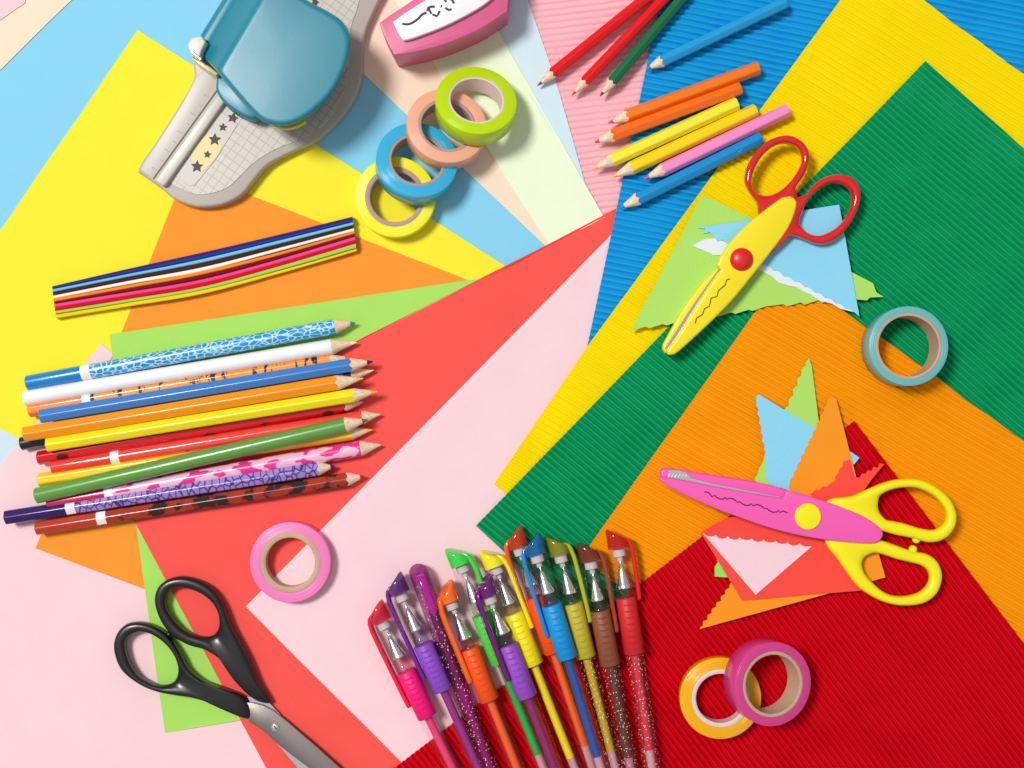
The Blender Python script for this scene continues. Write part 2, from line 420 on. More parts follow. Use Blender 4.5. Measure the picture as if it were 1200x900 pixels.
# ------------------------------------------------------------------ pencils
def pencil(label, butt, tip, r, c, lead, group, up=0.0, hexa=True, wood_len=None, sections=None, roll=None, rough=.28, endmat=None, samples=9):
    hs = [surf(butt[0]+(tip[0]-butt[0])*i/samples, butt[1]+(tip[1]-butt[1])*i/samples) for i in range(samples+1)]
    z = max(hs)+r*.93+up
    bx, by = pc(butt[0], butt[1], z); tx, ty = pc(tip[0], tip[1], z)
    d = Vector((tx-bx, by-ty, 0)); L = d.length; a = math.atan2(d.y, d.x)
    root = empty('pencil', W(bx, by, z), Quaternion((0, 0, 1), a))
    tag(root, label, 'pencil', group)
    n = 48; roll = math.radians(random.choice([0, 8, -8, 22, 30]) if roll is None else roll)
    def Rr(th):
        if not hexa: return r
        q = (th % (math.pi/3))-math.pi/6
        rh_ = r*math.cos(math.pi/6)/math.cos(q)
        return min(rh_*1.03, r*.975)
    def ring(x, k=1.0):
        out = []
        for i in range(n):
            th = 2*math.pi*i/n; R = Rr(th)*k; out.append((x*S, R*math.cos(th+roll)*S, R*math.sin(th+roll)*S))
        return out
    wl = wood_len or r*3.3; ta = r/wl
    def bound():
        out = []
        for i in range(n):
            th = 2*math.pi*i/n; R = Rr(th); x = L-R/ta
            out.append((x*S, R*math.cos(th+roll)*S, R*math.sin(th+roll)*S))
        return out
    def cone(rr):
        return [((L-rr/ta)*S, rr*math.cos(2*math.pi*i/n+roll)*S, rr*math.sin(2*math.pi*i/n+roll)*S) for i in range(n)]
    sec = sections or [('barrel', 0, None, c)]
    for i, (nm, x0, x1, m) in enumerate(sec):
        rings = []
        if i == 0: rings += [ring(0, .9), ring(.5, .985), ring(1.2)]
        else: rings.append(ring(x0))
        last = x1 is None
        rings.append(bound() if last else ring(x1))
        V, F = ringmesh(rings, (i == 0, False))
        obj(nm, V, F, m, root, world=False, angle=50 if not hexa else 24)
    rl = r*.30
    V, F = ringmesh([bound(), cone(rl)], (False, False)); obj('wood_tip', V, F, wood(), root, world=False, angle=60)
    V, F = ringmesh([cone(rl), cone(rl*.55), [(x-.0, y, z_) for x, y, z_ in cone(rl*.22)]], (False, True)); obj('lead', V, F, lead, root, world=False, angle=60)
    return root
def paint(name, rgb, rough=.28): return plastic('paint_'+name, col(*rgb), rough, .5, coat=.25, bump=.05, bscale=.2)
GL = 'row of long pencils at the left'
white = paint('white', (244, 240, 240)); lead_d = plastic('lead_dark', col(60, 55, 60), .5)
def lead(n, rgb): return plastic('lead_'+n, col(*rgb), .5)
pencil('glossy red pencil with black dots and a white band, under the green pencil', (61.5, 548), (447, 485.5), 8.2, None, wood(), GL, hexa=False, rough=.15, wood_len=22, sections=[('painted_end', 0, 70, paint('red_gloss', (236, 62, 50), .15)), ('white_band', 70, 80, white), ('barrel', 80, None, pattern('red_dotted', col(240, 72, 62), col(40, 25, 20), 'dots', .15))])
pencil('dark red pencil with small dots between the yellow pencil and the glossy red one', (45, 537), (427, 471), 8.3, pattern('dark_red_dotted', col(206, 8, 20), col(60, 8, 10), 'dots'), wood(), GL, wood_len=24)
pencil('black and yellow banded pencil hidden under the orange pencil', (25, 520), (440, 433.5), 7.9, None, wood(), GL, wood_len=28, hexa=False, sections=[('painted_end', 0, 60, paint('black', (30, 28, 30))), ('barrel', 60, None, pattern('bee_bands', col(250, 205, 20), col(28, 22, 20), 'bands'))])
pencil('orange pencil with black tiger stripes and a white band', (34.5, 481), (413, 419), 8.4, None, lead('orange', (235, 120, 40)), GL, wood_len=27, sections=[('painted_end', 0, 64, paint('orange_end', (248, 134, 48))), ('white_band', 64, 74, white), ('barrel', 74, None, pattern('tiger_stripes', col(252, 156, 66), col(60, 24, 16), 'tiger'))])
pencil('sky blue pencil with white crackle pattern and a white band, topmost of the row', (32, 449), (418, 378), 8.9, None, lead('teal', (40, 130, 160)), GL, hexa=False, wood_len=25, sections=[('painted_end', 0, 65, paint('cobalt', (0, 128, 200))), ('white_band', 65, 76, white), ('barrel', 76, None, pattern('blue_crackle', col(24, 148, 206), col(196, 234, 250), 'crackle'))])
pencil('plain white pencil second from the top of the row', (29, 467), (420, 401), 9.2, white, lead('white', (238, 232, 228)), GL, hexa=False, wood_len=31)
pencil('plain yellow pencil lying under the green pencil, its tip below the green tip', (46, 563), (438, 503.5), 8.4, paint('deep_yellow', (250, 206, 0)), lead('yellow', (240, 190, 30)), GL, wood_len=27)
pencil('light pink pencil with magenta cow spots', (57, 590), (448, 521), 9.2, None, wood(), GL, hexa=False, wood_len=25, sections=[('painted_end', 0, 68, paint('crimson', (196, 10, 84))), ('white_band', 68, 78, white), ('barrel', 78, None, pattern('cow_spots', col(250, 184, 212), col(234, 44, 138), 'cow'))])
pencil('purple pencil with lavender cracked pattern, its dark end sticking out farthest left', (7, 606.5), (394, 546), 8.9, None, lead('violet', (70, 30, 110)), GL, up=2.5, wood_len=22, roll=30, sections=[('painted_end', 0, 72, paint('indigo', (44, 18, 96))), ('white_band', 72, 83, white), ('barrel', 83, None, pattern('purple_cracks', col(160, 134, 206), col(54, 28, 118), 'veins'))])
pencil('red brown pencil with black blotches, lowest of the row', (43, 619), (429, 558), 8.6, None, lead('red', (190, 30, 36)), GL, wood_len=23, roll=30, sections=[('painted_end', 0, 72, paint('brick', (186, 56, 36))), ('white_band', 72, 83, white), ('barrel', 83, None, pattern('brown_blotches', col(168, 50, 26), col(46, 22, 18), 'blotch'))])
pencil('plain steel blue pencil resting on the tiger striped pencil', (48, 488), (439, 423.3), 8.8, paint('steel_blue', (62, 124, 196)), lead('navy', (50, 30, 90)), GL, up=12, roll=30, wood_len=29)
pencil('plain orange pencil resting above the black and yellow one', (29, 509), (428, 443), 9.6, paint('orange', (255, 148, 0)), lead('wood_orange', (235, 180, 130)), GL, up=13, roll=30, wood_len=35)
pencil('plain bright yellow pencil with a yellow lead, between orange and dark red pencils', (55.5, 521.5), (444, 458.5), 8.9, paint('yellow', (255, 222, 0)), lead('yellow', (240, 190, 30)), GL, up=12, roll=30, wood_len=31)
pencil('round green pencil lying on top of a yellow pencil', (42.5, 581), (433, 491.5), 9.2, paint('green', (96, 152, 62)), lead('green', (70, 120, 50)), GL, up=13, hexa=False, wood_len=28)

GR = 'loose pencils at the upper right'; GS = 'row of short pencils on the blue cardboard'
pencil('red pencil nearest the mint paper, its tip over the pale blue sliver', (880, -101), (628.5, 101.5), 7.1, paint('red', (226, 6, 16)), lead('redbrown', (140, 50, 50)), GR, wood_len=25, roll=30)
pencil('red pencil between the other red one and the green one', (897, -126), (669, 113), 6.9, paint('red', (226, 6, 16)), lead('redpink', (200, 70, 70)), GR, wood_len=24, roll=30)
pencil('dark green pencil beside two red pencils', (887, -106), (702, 114), 6.9, paint('pine', (0, 104, 62)), lead('darkgreen', (50, 80, 60)), GR, wood_len=24, roll=30)
pencil('sky blue pencil above the orange ones, pointing at the pink cardboard', (921, 3), (756, 81.5), 7.6, paint('sky', (20, 156, 214)), lead('blue', (40, 140, 180)), GR, wood_len=22, roll=30)
pencil('short orange pencil, upper one of two side by side', (889, 79.5), (711, 144.8), 8.3, paint('bright_orange', (255, 120, 8)), lead('redpink', (200, 70, 70)), GS, wood_len=26, roll=0)
pencil('short orange pencil, lower one of two, beside the pale yellow pencil', (868, 103.5), (695, 167.5), 8.3, paint('bright_orange', (255, 110, 8)), lead('redpink', (200, 70, 70)), GS, wood_len=25, roll=30)
pencil('short pale lemon yellow pencil between an orange and a golden yellow one', (864, 121), (692.5, 199), 8.3, paint('lemon', (255, 234, 56)), lead('yellow', (240, 190, 30)), GS, wood_len=28, roll=0)
pencil('short golden yellow pencil beside the pink one', (886, 129), (715.5, 208.5), 8.3, paint('golden', (255, 212, 0)), lead('yellow', (240, 190, 30)), GS, wood_len=28, roll=0)
pencil('short pink pencil reaching onto the yellow cardboard', (923.5, 129), (753, 210.5), 8.1, paint('candy_pink', (250, 142, 196)), lead('pink', (200, 80, 130)), GS, up=2, wood_len=27, roll=0)
pencil('short blue pencil touching the red scissor handle', (892, 162), (724, 245), 8.3, paint('azure', (14, 140, 206)), lead('blue', (40, 140, 180)), GS, wood_len=27, roll=30)

# ------------------------------------------------------------------ quilling strips
qs = [('purple', (74, 34, 112), 336.0, 336.9, 254.6, 257.4, 296.6, 299.3),
      ('navy', (30, 60, 148), 336.9, 338.7, 257.4, 260.2, 299.3, 303.4),
      ('light blue', (126, 196, 234), 338.7, 342.7, 260.2, 264.3, 303.4, 308.3),
      ('dark brown', (62, 38, 32), 342.7, 346.2, 264.3, 267.4, 308.3, 313.6),
      ('white', (250, 238, 230), 346.2, 350.2, 267.4, 271.4, 313.6, 318.2),
      ('orange', (252, 140, 28), 350.2, 353.9, 271.4, 274.6, 318.2, 322.3),
      ('maroon', (122, 8, 36), 353.9, 356.2, 274.6, 277.6, 322.3, 327.0),
      ('pink', (236, 74, 140), 356.2, 360.6, 277.6, 282.2, 327.0, 332.0),
      ('crimson', (206, 8, 34), 360.6, 364.8, 282.2, 286.0, 332.0, 336.6),
      ('light green', (166, 206, 88), 364.8, 368.2, 286.0, 291.2, 336.6, 340.2),
      ('golden yellow', (252, 208, 16), 368.2, 373.4, 291.2, 295.0, 340.2, 345.0)]
zq = max(surf(x, 320) for x in (70, 150, 240, 330, 410))
for i, (nm, rgb, a0, a1, b0, b1, c0, c1) in enumerate(qs):
    xl = 63+5*(a0-336)/37; xr = 414+5*(b0-255)/40
    top = cr([(xl, a0), (150, a0+(c0-a0)*.52+(.4 if i < 5 else 1.2)), (238, c0), (330, c0+(b0-c0)*.52+(.4 if i < 5 else 1.8)), (xr, b0)], 8, False)
    bot = cr([(xl, a1), (150, a1+(c1-a1)*.52+(.4 if i < 5 else 1.2)), (238, c1), (330, c1+(b1-c1)*.52+(.4 if i < 5 else 1.8)), (xr, b1)], 8, False)
    n = len(top); zt_ = 8+1.3*math.sin(i*2.4)+.4*(i % 2)
    V = []; F = []
    for k in range(n):
        p, q = top[k], bot[k]; e = .22
        p2 = p+(q-p)*e*.4; q2 = q-(q-p)*e*.4
        zt2 = zt_+.8*math.sin(k*.21+i)
        for (xx, yy), zz in ((p, 0), (p, zt2-.7), (p+(q-p)*e, zt2), (q-(q-p)*e, zt2), (q, zt2-.7), (q, 0)):
            X, Y = pc(xx, yy, zz); V.append(W(X, Y, zq+.2+zz))
    for k in range(n-1):
        for j in range(6):
            l = (j+1) % 6; F.append((k*6+j, k*6+l, (k+1)*6+l, (k+1)*6+j))
    F.append(tuple(range(6))); F.append(tuple(range((n-1)*6, n*6)))
    o = obj('paper_strip', V, F, plastic('strip_'+nm.replace(' ', '_'), col(*rgb), .8, .15, bump=.2, bscale=1), None, loc=W(240, 318, zq), angle=25)
    tag(o, f'{nm} paper strip in the striped bundle of quilling strips', 'paper strip', 'bundle of quilling paper strips')

# ------------------------------------------------------------------ cut scraps
def zig(a, b, n, amp, kind='saw', flip=1):
    a = np.array(a, float); b = np.array(b, float); d = b-a; nn = np.array((-d[1], d[0])); nn = nn/np.linalg.norm(nn)*flip
    out = []
    rs = random.Random(int(a[0]*7+a[1]))
    for i in range(n):
        k = amp*(.75+.5*rs.random())
        if kind == 'saw': out += [a+d*(i/n), a+d*((i+.78)/n)+nn*k]
        elif kind == 'scallop': out += [a+d*(i/n), a+d*((i+.2)/n)+nn*k*.75, a+d*((i+.5)/n)+nn*k, a+d*((i+.8)/n)+nn*k*.75]
        else: out += [a+d*(i/n), a+d*((i+.35)/n)+nn*k*.4, a+d*((i+.5)/n)+nn*k, a+d*((i+.8)/n)+nn*k*.5]
    return out
def scrap(label, pts, c, lift, tilt=(0, 0), th=.55, group='pinked scraps of coloured paper'):
    P = [np.array(p, float) for p in pts]
    cx, cy = np.mean(P, 0)
    x0, x1, y0, y1 = (740, 1035, 228, 388) if cy < 410 else ((884, 1036, 420, 590) if cy < 592 else (820, 1037, 605, 737))
    gx, gy = np.meshgrid(np.linspace(x0, x1, 12), np.linspace(y0, y1, 12))
    z = float(height(np.stack([gx.ravel(), gy.ravel()], 1)).max())+lift
    bm = bmesh.new(); vs = []
    for p in P:
        x, y = pc(p[0], p[1], z); vs.append(bm.verts.new(W(x, y, z)))
    f = bm.faces.new(vs)
    bmesh.ops.triangulate(bm, faces=[f])
    bmesh.ops.subdivide_edges(bm, edges=[e for e in bm.edges if len(e.link_faces) == 2], cuts=3, use_grid_fill=True)
    for v in bm.verts:
        px = v.co.x/S+600-cx; py = 450-v.co.y/S-cy
        v.co.z += S*max(-.3, tilt[0]*px/60+tilt[1]*py/60+.0)
    r = bmesh.ops.extrude_face_region(bm, geom=bm.faces[:])
    for v in [g for g in r['geom'] if isinstance(g, bmesh.types.BMVert)]: v.co.z += th*S
    bmesh.ops.recalc_face_normals(bm, faces=bm.faces)
    off = W(cx, cy, z)
    for v in bm.verts: v.co -= off
    me = bpy.data.meshes.new('paper_scrap'); bm.to_mesh(me); bm.free(); me.materials.append(paper('scrap_paper', col(*c)))
    o = bpy.data.objects.new('paper_scrap', me); o.location = off; C.objects.link(o)
    return tag(o, label, 'paper scrap', group)
LG, LB, LO, LC, LP = (172, 220, 104), (140, 210, 238), (255, 150, 36), (255, 78, 66), (254, 206, 214)
scrap('large light green scrap with sawtooth lower edge under the red-handled scissors',
      [(823, 228.6), (739, 388)]+zig((741, 388), (902, 361), 8, -2.6, 'saw')[1:]+zig((902, 361), (1004, 351), 5, -3.4, 'saw')[1:]+[(1004, 351), (1016, 352), (1019, 348.7), (1035, 348), (1026.7, 342.7), (1022.7, 332), (998, 319), (878, 254.4)], LG, .3, (.3, 0))
scrap('whitish pale blue scrap peeking out under the blue scrap',
      [(811, 288), (825, 280.5), (838, 279), (853, 285), (900, 303), (960, 338), (1002, 366), (985, 362), (975, 356), (960, 352), (950, 345), (942, 342), (933, 336), (925, 335), (912, 331), (905, 324), (893, 318), (870, 310), (845, 299), (836, 299), (826, 294)], (222, 232, 240), 1.3)
scrap('light blue scrap with torn lower edge beneath the red scissor loop',
      [(817, 267), (881, 257), (945, 246), (983, 240), (1007, 371), (1001, 366)]+zig((998, 363), (890, 306), 9, 2.4, 'wave', -1)+[(862, 292), (846, 281), (841, 283), (832, 272), (824, 274), (826, 268)], LB, 2.2, (.5, -.5))
scrap('light green scrap pointing up above the pink scissors',
      [(948, 420), (951, 428), (960, 498), (940, 560), (905, 576), (884, 563)]+zig((884, 562), (895, 536), 2, 1.5, 'wave', 1)+[(909, 500)]+zig((919, 480), (944, 422), 5, 2.6, 'wave', 1), LG, .4)
scrap('small light blue scrap corner beside the orange scrap and red cardboard', [(990, 527), (997, 529.5), (1007, 536.5), (1001, 544), (988, 545)], LB, .4)
scrap('light blue scrap with wavy left edge left of the orange scrap',
      [(886, 466), (887.5, 463), (890, 462.4), (918, 480), (956, 502), (952, 560), (925, 575), (900, 566)]+zig((899, 564), (896.5, 522), 5, -1.4, 'wave', 1)+zig((896, 522), (887, 470), 5, 2.2, 'wave', -1), LB, 1.2)
scrap('orange scrap standing tall with wavy left edge above the pink scissors',
      [(975.5, 464), (980, 468), (1003, 558), (985, 580), (945, 585), (924, 574)]+zig((925, 568), (951, 514), 6, 2.2, 'wave', -1)+zig((952, 512), (973, 465), 5, 2.0, 'wave', -1), LO, 2.0)
scrap('coral scrap with jagged top wedged above the yellow upper finger loop',
      [(1036, 544)]+zig((1031, 543), (1003, 559), 4, 2.6, 'wave', -1)+[(1001, 558), (996, 538), (991, 540)]+zig((988, 541), (975, 566), 3, 2.2, 'wave', -1)+zig((974, 566), (947, 578), 3, 2., 'wave', -1)+[(955, 590), (985, 590), (1012, 575), (1022, 561)], LC, 2.9)
scrap('small light green scrap poking out left of the light pink scrap', [(845, 649), (840, 655), (841, 659), (837.5, 664), (837.5, 675.5), (850, 676.5), (868, 674), (862, 655)], (150, 222, 96), .4)
scrap('orange scrap with wavy left edge lowest under the coral scrap',
      [(820, 737), (967, 696.5), (1037.5, 676.5), (1029, 647), (900, 640), (866, 660)]+zig((861, 676), (819, 735), 8, 2.6, 'wave', -1), LO, 1.2)
scrap('large coral scrap under the pink and yellow scissors', [(821, 624), (838, 614), (850, 607), (900, 600), (985, 640), (1009.5, 692), (960, 696), (873, 704), (869, 703)], LC, 2.1)
scrap('light pink triangle scrap with scalloped top edge', [(885.4, 697), (823, 624)]+zig((825, 625.5), (951, 638), 9, -3.0, 'scallop', -1)[1:]+[(951.5, 640)], LP, 3.1)

# ------------------------------------------------------------------ craft scissors
def zigline(name, pts, z, w, m, parent):
    return tube(name, [(x, y, z) for x, y in pts], w, m, parent, n=6, flat=.4)
steel = plastic('steel', (.62, .60, .58, 1), .28, metal=1.0, bump=.05)
steel_b = plastic('steel_bright', (.93, .93, .93, 1), .22, metal=1.0)
# red and yellow
root = empty('craft_scissors', W(869, 304, surf(869, 304)))
tag(root, 'yellow craft scissors with glossy red finger loops and a red rivet', 'scissors')
zb = surf(890, 300)+3.5
redp = plastic('red_plastic', col(216, 10, 22), .12, .6, coat=.6); yel = plastic('yellow_plastic', col(255, 222, 26), .32, .5, coat=.1, bump=.08)
A = [((880.8, 210), (872.5, 211)), ((885, 196.7), (876, 194)), ((893.3, 183), (885, 180)), ((905, 172.5), (898, 166.5)), ((918, 168), (912, 160)), ((930, 170.5), (927, 159)), ((937.5, 178), (940, 165.5)), ((939.5, 189), (947.8, 177)), ((935.5, 199), (948.2, 189)), ((929, 209), (941.7, 206)), ((920, 219), (932, 221)), ((911, 225.5), (934, 236)), ((905, 228), (912, 268)), ((899, 229), (893, 268)), ((893, 228.5), (889, 250)), ((887, 226), (887, 237)), ((881.7, 220), (877.5, 224))]
handle('finger_loop', A, zb+13, 7.2, redp, root, e=.85)
B = [((938, 255), (921, 240)), ((941.7, 245), (934, 232)), ((948, 233), (944, 228)), ((960, 221.7), (953, 217)), ((973, 215), (966.7, 207.5)), ((986.7, 216), (983, 204)), ((996.0, 223), (998, 208)), ((998.5, 233), (1007.5, 220)), ((995.5, 246), (1008, 235)), ((986.7, 260), (1003, 251)), ((975, 270), (991.7, 269)), ((962, 275.5), (976, 283)), ((952, 275), (960, 286.7)), ((944, 271), (945, 282)), ((940.5, 267), (931.7, 277)), ((938.5, 264), (920, 279)), ((937.5, 260), (898, 300))]
handle('finger_loop', B, zb+13, 7.2, redp, root, e=.85)
lowj = [(845, 306), (841, 314), (824, 330), (808, 351), (797, 367), (790, 380), (783, 393), (777.5, 403), (776.7, 409), (780, 414), (786, 411), (800, 398), (820, 375), (850, 345), (875, 318), (868, 300)]
slab('lower_jaw', lowj, zb+1, zb+12, yel, root, bevel=2.5)
slab('blade', [(843, 314), (816, 352), (798, 379), (784, 401), (779, 408), (782, 411), (792, 401), (812, 376), (850, 330)], zb+12.2, zb+13.4, steel, root)
cov = cr([(926, 229.5), (932, 233), (934, 241), (927, 262), (915.6, 280), (890, 313), (863, 346.7), (843, 368), (814, 395.5), (794, 413), (787, 416), (782.5, 414.5), (783, 409), (792, 397), (806, 375), (823, 348), (842.5, 319)], 4, False)
cov = cov+[np.array((845.5, 316)), np.array((840, 311.5))]+cr([(840.5, 309), (846, 298), (859, 280), (876.7, 262), (903, 241), (917, 231)], 4, False)
cv = slab('blade_cover', cov, zb+13.6, zb+23, yel, root, bevel=3.2)
V, F = None, None
def dome(name, c, r, z, h, m, parent, n=40):
    x, y = pc(c[0], c[1], z); rings = []
    for k in range(9):
        a = k/8*math.pi/2; rr = r*math.cos(a)+.02; zz = z+h*math.sin(a)
        rings.append([W(x+rr*math.cos(2*math.pi*i/n), y+rr*math.sin(2*math.pi*i/n), zz) for i in range(n)])
    rings.insert(0, [W(x+r*math.cos(2*math.pi*i/n), y+r*math.sin(2*math.pi*i/n), z-2) for i in range(n)])
    V, F = ringmesh(rings); return obj(name, V, F, m, parent, angle=50)
dome('rivet', (869, 304), 13.2, zb+23.1, 7, plastic('red_satin', col(216, 30, 36), .35), root)
inkl = plastic('printed_line', col(110, 84, 20), .6)
zp = [(385, 480), (366, 487), (360, 512), (324, 543), (316, 573), (285, 583), (276, 625), (250, 638), (240, 668), (208, 688), (201, 716)]
zigline('zigzag_mark', [(770+a/4.5, 220+b/4.5) for a, b in zp], zb+23.2, .7, inkl, cv)

# pink and yellow
root = empty('craft_scissors', W(947, 605, surf(947, 605)))
tag(root, 'pink craft scissors with matt yellow finger loops, lying open', 'scissors')
zb = surf(947, 640)+3.5
yel2 = plastic('yellow_matt', col(255, 232, 16), .38, .5, bump=.04); pnk = plastic('pink_plastic', col(250, 92, 178), .33, .5, bump=.06)
A = [((1029.5, 591), (974, 585)), ((1031, 582), (998, 581.5)), ((1037, 577), (1018, 573)), ((1046, 573.5), (1038, 565)), ((1058, 571.5), (1056, 561.5)), ((1074, 572), (1078, 562)), ((1092, 580), (1098, 571)), ((1104, 592), (1114, 586)), ((1109, 604), (1121, 604)), ((1106, 614), (1117.5, 620)), ((1095, 621), (1106, 632)), ((1078, 619), (1089, 635.8)), ((1060, 613.5), (1068, 630.5)), ((1048, 611), (1050, 627)), ((1039, 609), (1032, 622)), ((1033, 603), (1000, 615)), ((1030, 597), (965, 596))]
handle('finger_loop', A, zb+13, 7.5, yel2, root, e=.8)
B = [((1010.5, 661), (982, 656)), ((1013, 654), (968, 637)), ((1019, 650), (972, 625)), ((1027, 648), (1010, 626)), ((1038, 651), (1036, 634)), ((1050, 655), (1053, 640)), ((1066, 659), (1070, 646)), ((1079, 662.5), (1087, 649.5)), ((1087, 668.5), (1099, 659)), ((1089.5, 677), (1104, 676)), ((1086, 687), (1098, 695)), ((1075, 695.5), (1082, 707)), ((1056, 699), (1058, 709.8)), ((1038, 695), (1037, 706)), ((1022, 682), (1018, 697)), ((1013, 671), (1002, 684))]
handle('finger_loop', B, zb+11, 7.5, yel2, root, e=.8)
for c in ((1074, 632), (1070, 643.8)): dome('stop_knob', c, 4.6, zb+11, 3, yel2, root)
back = [(774.5, 552), (777, 549.5), (783, 548.8), (800, 551), (830, 556), (875, 563), (905, 569), (921, 574), (921, 590), (860, 584), (800, 570), (778, 563), (774, 558)]
slab('lower_jaw', back, zb+1, zb+12, pnk, root, bevel=2.5)
slab('blade', [(784, 551), (796, 551.5), (804, 554), (810, 560.5), (835, 567), (860, 571.8), (890, 577.8), (918, 583), (914, 588), (860, 577), (815, 568), (782, 559.5)], zb+12.2, zb+13.6, steel_b, root)
cov = cr([(773, 561.5), (779, 567.8), (800, 579), (830, 592.5), (860, 604), (905, 619.5), (950, 630), (990, 635), (1020, 637), (1031, 633.5), (1035, 625), (1028, 615.5), (1010, 604), (980, 592), (950, 582)], 4, False)+[np.array((932, 577)), np.array((924.5, 574.5)), np.array((921, 576.5)), np.array((919, 584))]+[np.array(p) for p in ((914, 583.8), (890, 580), (860, 574.8), (835, 570), (813.5, 565.5), (795, 562), (783.5, 560), (775, 559))]
cv = slab('blade_cover', cov, zb+14, zb+23, pnk, root, bevel=3.0)
x, y = 947, 605.4
slab('rivet', [(x+15.4*math.cos(a*math.pi/24), y+15.4*math.sin(a*math.pi/24)) for a in range(48)], zb+22, zb+25, yel2, root, bevel=.8)
wp = [(370, 243), (395, 245), (415, 262), (430, 282), (450, 270), (470, 288), (495, 298), (520, 298), (530, 286), (545, 300), (565, 293), (590, 296), (610, 308), (630, 325), (645, 318), (665, 335), (690, 348), (720, 347), (735, 335), (750, 352), (775, 342), (800, 345), (820, 357), (840, 375), (855, 368), (875, 388), (905, 402), (935, 400), (950, 388), (962, 404), (985, 392), (1020, 407)]
zigline('wave_mark', [(770+a/6.667, 540+b/6.667) for a, b in wp], zb+23.2, .75, plastic('printed_line_dark', col(120, 10, 80), .6), cv)
slab('blade_teeth', sum([[(783+i*4, 559.2), (785+i*4, 556.2)] for i in range(6)], [])+[(807, 562.5), (783, 561.5)], zb+13.7, zb+14.6, steel_b, root)

# black scissors
root = empty('scissors', W(322, 852, surf(322, 852)))
tag(root, 'black handled steel scissors at the lower left, cut by the bottom edge', 'scissors')
zb = surf(250, 780)+1
blk = plastic('black_plastic', col(22, 20, 22), .34, .5, coat=.15, bump=.05, bscale=.8)
A = [((194.2, 706), (181.5, 706)), ((196, 697), (182.5, 695)), ((201, 690.5), (188, 685)), ((210, 688), (199, 678)), ((224, 690.5), (215, 675.5)), ((239, 697.5), (234, 680)), ((250, 707.5), (251, 691)), ((256, 719), (262, 709)), ((257, 728), (272, 734)), ((256.3, 734.5), (290, 768)), ((254.5, 739), (304, 800)), ((252, 742.5), (317, 823)), ((249.5, 744.5), (300, 821)), ((245, 746), (277, 800)), ((239, 746.3), (263, 777)), ((231, 745.3), (242, 762)), ((222, 742), (223, 756.5)), ((211, 734.5), (205, 747)), ((202, 724), (192, 733)), ((196, 714), (185, 719))]
handle('finger_loop', A, zb+9, 8.2, blk, root, e=.7, n=5)
B = [((147, 757), (133.8, 762)), ((150, 747), (136.5, 744)), ((160, 741), (148, 731.5)), ((171.5, 741), (166, 729)), ((184.5, 747), (184, 735)), ((196.5, 757), (200, 748)), ((205, 769), (212, 766)), ((208.3, 779), (222, 784)), ((208.6, 786), (245, 801)), ((207.5, 792), (285, 816)), ((205.5, 796.5), (293, 842)), ((203, 799.5), (272, 836)), ((199, 801.5), (250, 825)), ((193, 803), (228, 818)), ((184, 803), (208, 815)), ((173, 798.5), (183, 810)), ((162, 791), (161, 800)), ((152, 776), (142, 784))]
handle('finger_loop', B, zb+8, 7.6, blk, root, e=.7, n=5)
dome('stop_knob', (199, 743), 4.5, zb+6, 6, blk, root)
slab('blade', [(289, 816), (303, 817.5), (314, 822), (327, 836), (336, 850), (346, 870), (400, 936), (440, 985), (400, 955), (351, 902.5), (326, 873), (306, 845)], zb+4.5, zb+6.2, steel_b, root, bevel=.3, segs=1)
slab('blade', [(283, 822.5), (296.7, 824), (308.7, 827), (320.7, 833), (336.7, 846), (370, 874.7), (398, 900), (450, 955), (455, 968), (430, 955), (363, 901), (330, 876), (308.7, 857), (292, 846)], zb+6.8, zb+9.6, plastic('steel_dark', (.40, .345, .325, 1), .34, metal=1.0, bump=.04), root, bevel=.5, segs=2)
scr = dome('screw', (322.5, 852.7), 5, zb+9.8, 2, steel_b, root)
slab('screw_slot', [(319.8, 850.6), (320.6, 849.8), (325.4, 854.8), (324.6, 855.6)], zb+11.9, zb+12.3, plastic('slot_dark', (.05, .05, .05, 1), .6), scr)

# ------------------------------------------------------------------ small stapler
zs = surf(520, 40)
root = empty('stapler', W(530, 25, zs)); tag(root, 'small pink stapler with a white printed panel, cut by the top edge', 'stapler')
pk = plastic('stapler_pink', col(212, 88, 136), .34, .5, bump=.03); wh = plastic('panel_white', col(250, 238, 240), .35)
pkd = plastic('stapler_rose', col(222, 82, 128), .34)
so = cr([(445.7, 31), (450, 23), (479.5, 3), (515, -22), (560, -46), (590, -48), (600, -30), (596, -5), (594.5, 12), (590, 16), (566, 32), (545, 42), (520, 52), (490, 60), (466, 64), (460, 61)], 5)
slab('body', so, zs, zs+54, pk, root, bevel=8, segs=5)
si = cr([(452, 31), (456, 26), (482, 9), (517, -15), (560, -38), (583, -38), (588, -25), (586, 2), (583, 8), (560, 22), (540, 32), (515, 43), (490, 51), (470, 54.5), (464, 52)], 5)
wo = cr([(461, 27), (464, 23), (475, 15), (497, 1), (530, -19), (562, -30), (578, -24), (584, -12), (575, -1), (557.5, 11.5), (523, 29.5), (490, 42.5), (476, 46.6), (470.5, 45)], 5)
pn = slab('panel', wo, zs+54.05, zs+60, wh, root, bevel=2.2)
ik = plastic('black_print', col(50, 44, 56), .5)
def mk(pl, w=1.3): return tube('drawn_line', [(430+a/6.667, b/6.667, zs+60.1) for a, b in pl], w, ik, pn, n=6, flat=.3)
mk(cr([(275, 185), (310, 190), (350, 180), (395, 150), (430, 115), (465, 98)], 4, False), 1.4)
mk([(470, 85), (478, 62), (500, 52), (530, 52)]); mk([(482, 62), (490, 85), (503, 108)]); mk([(512, 112), (545, 126), (556, 112), (568, 84)])
mk([(577, 46), (585, 50)], 1.6); mk([(612, 62), (640, 78), (662, 72)]); mk([(605, 0), (622, 14)]); mk([(655, -10), (668, 5), (680, 27)])

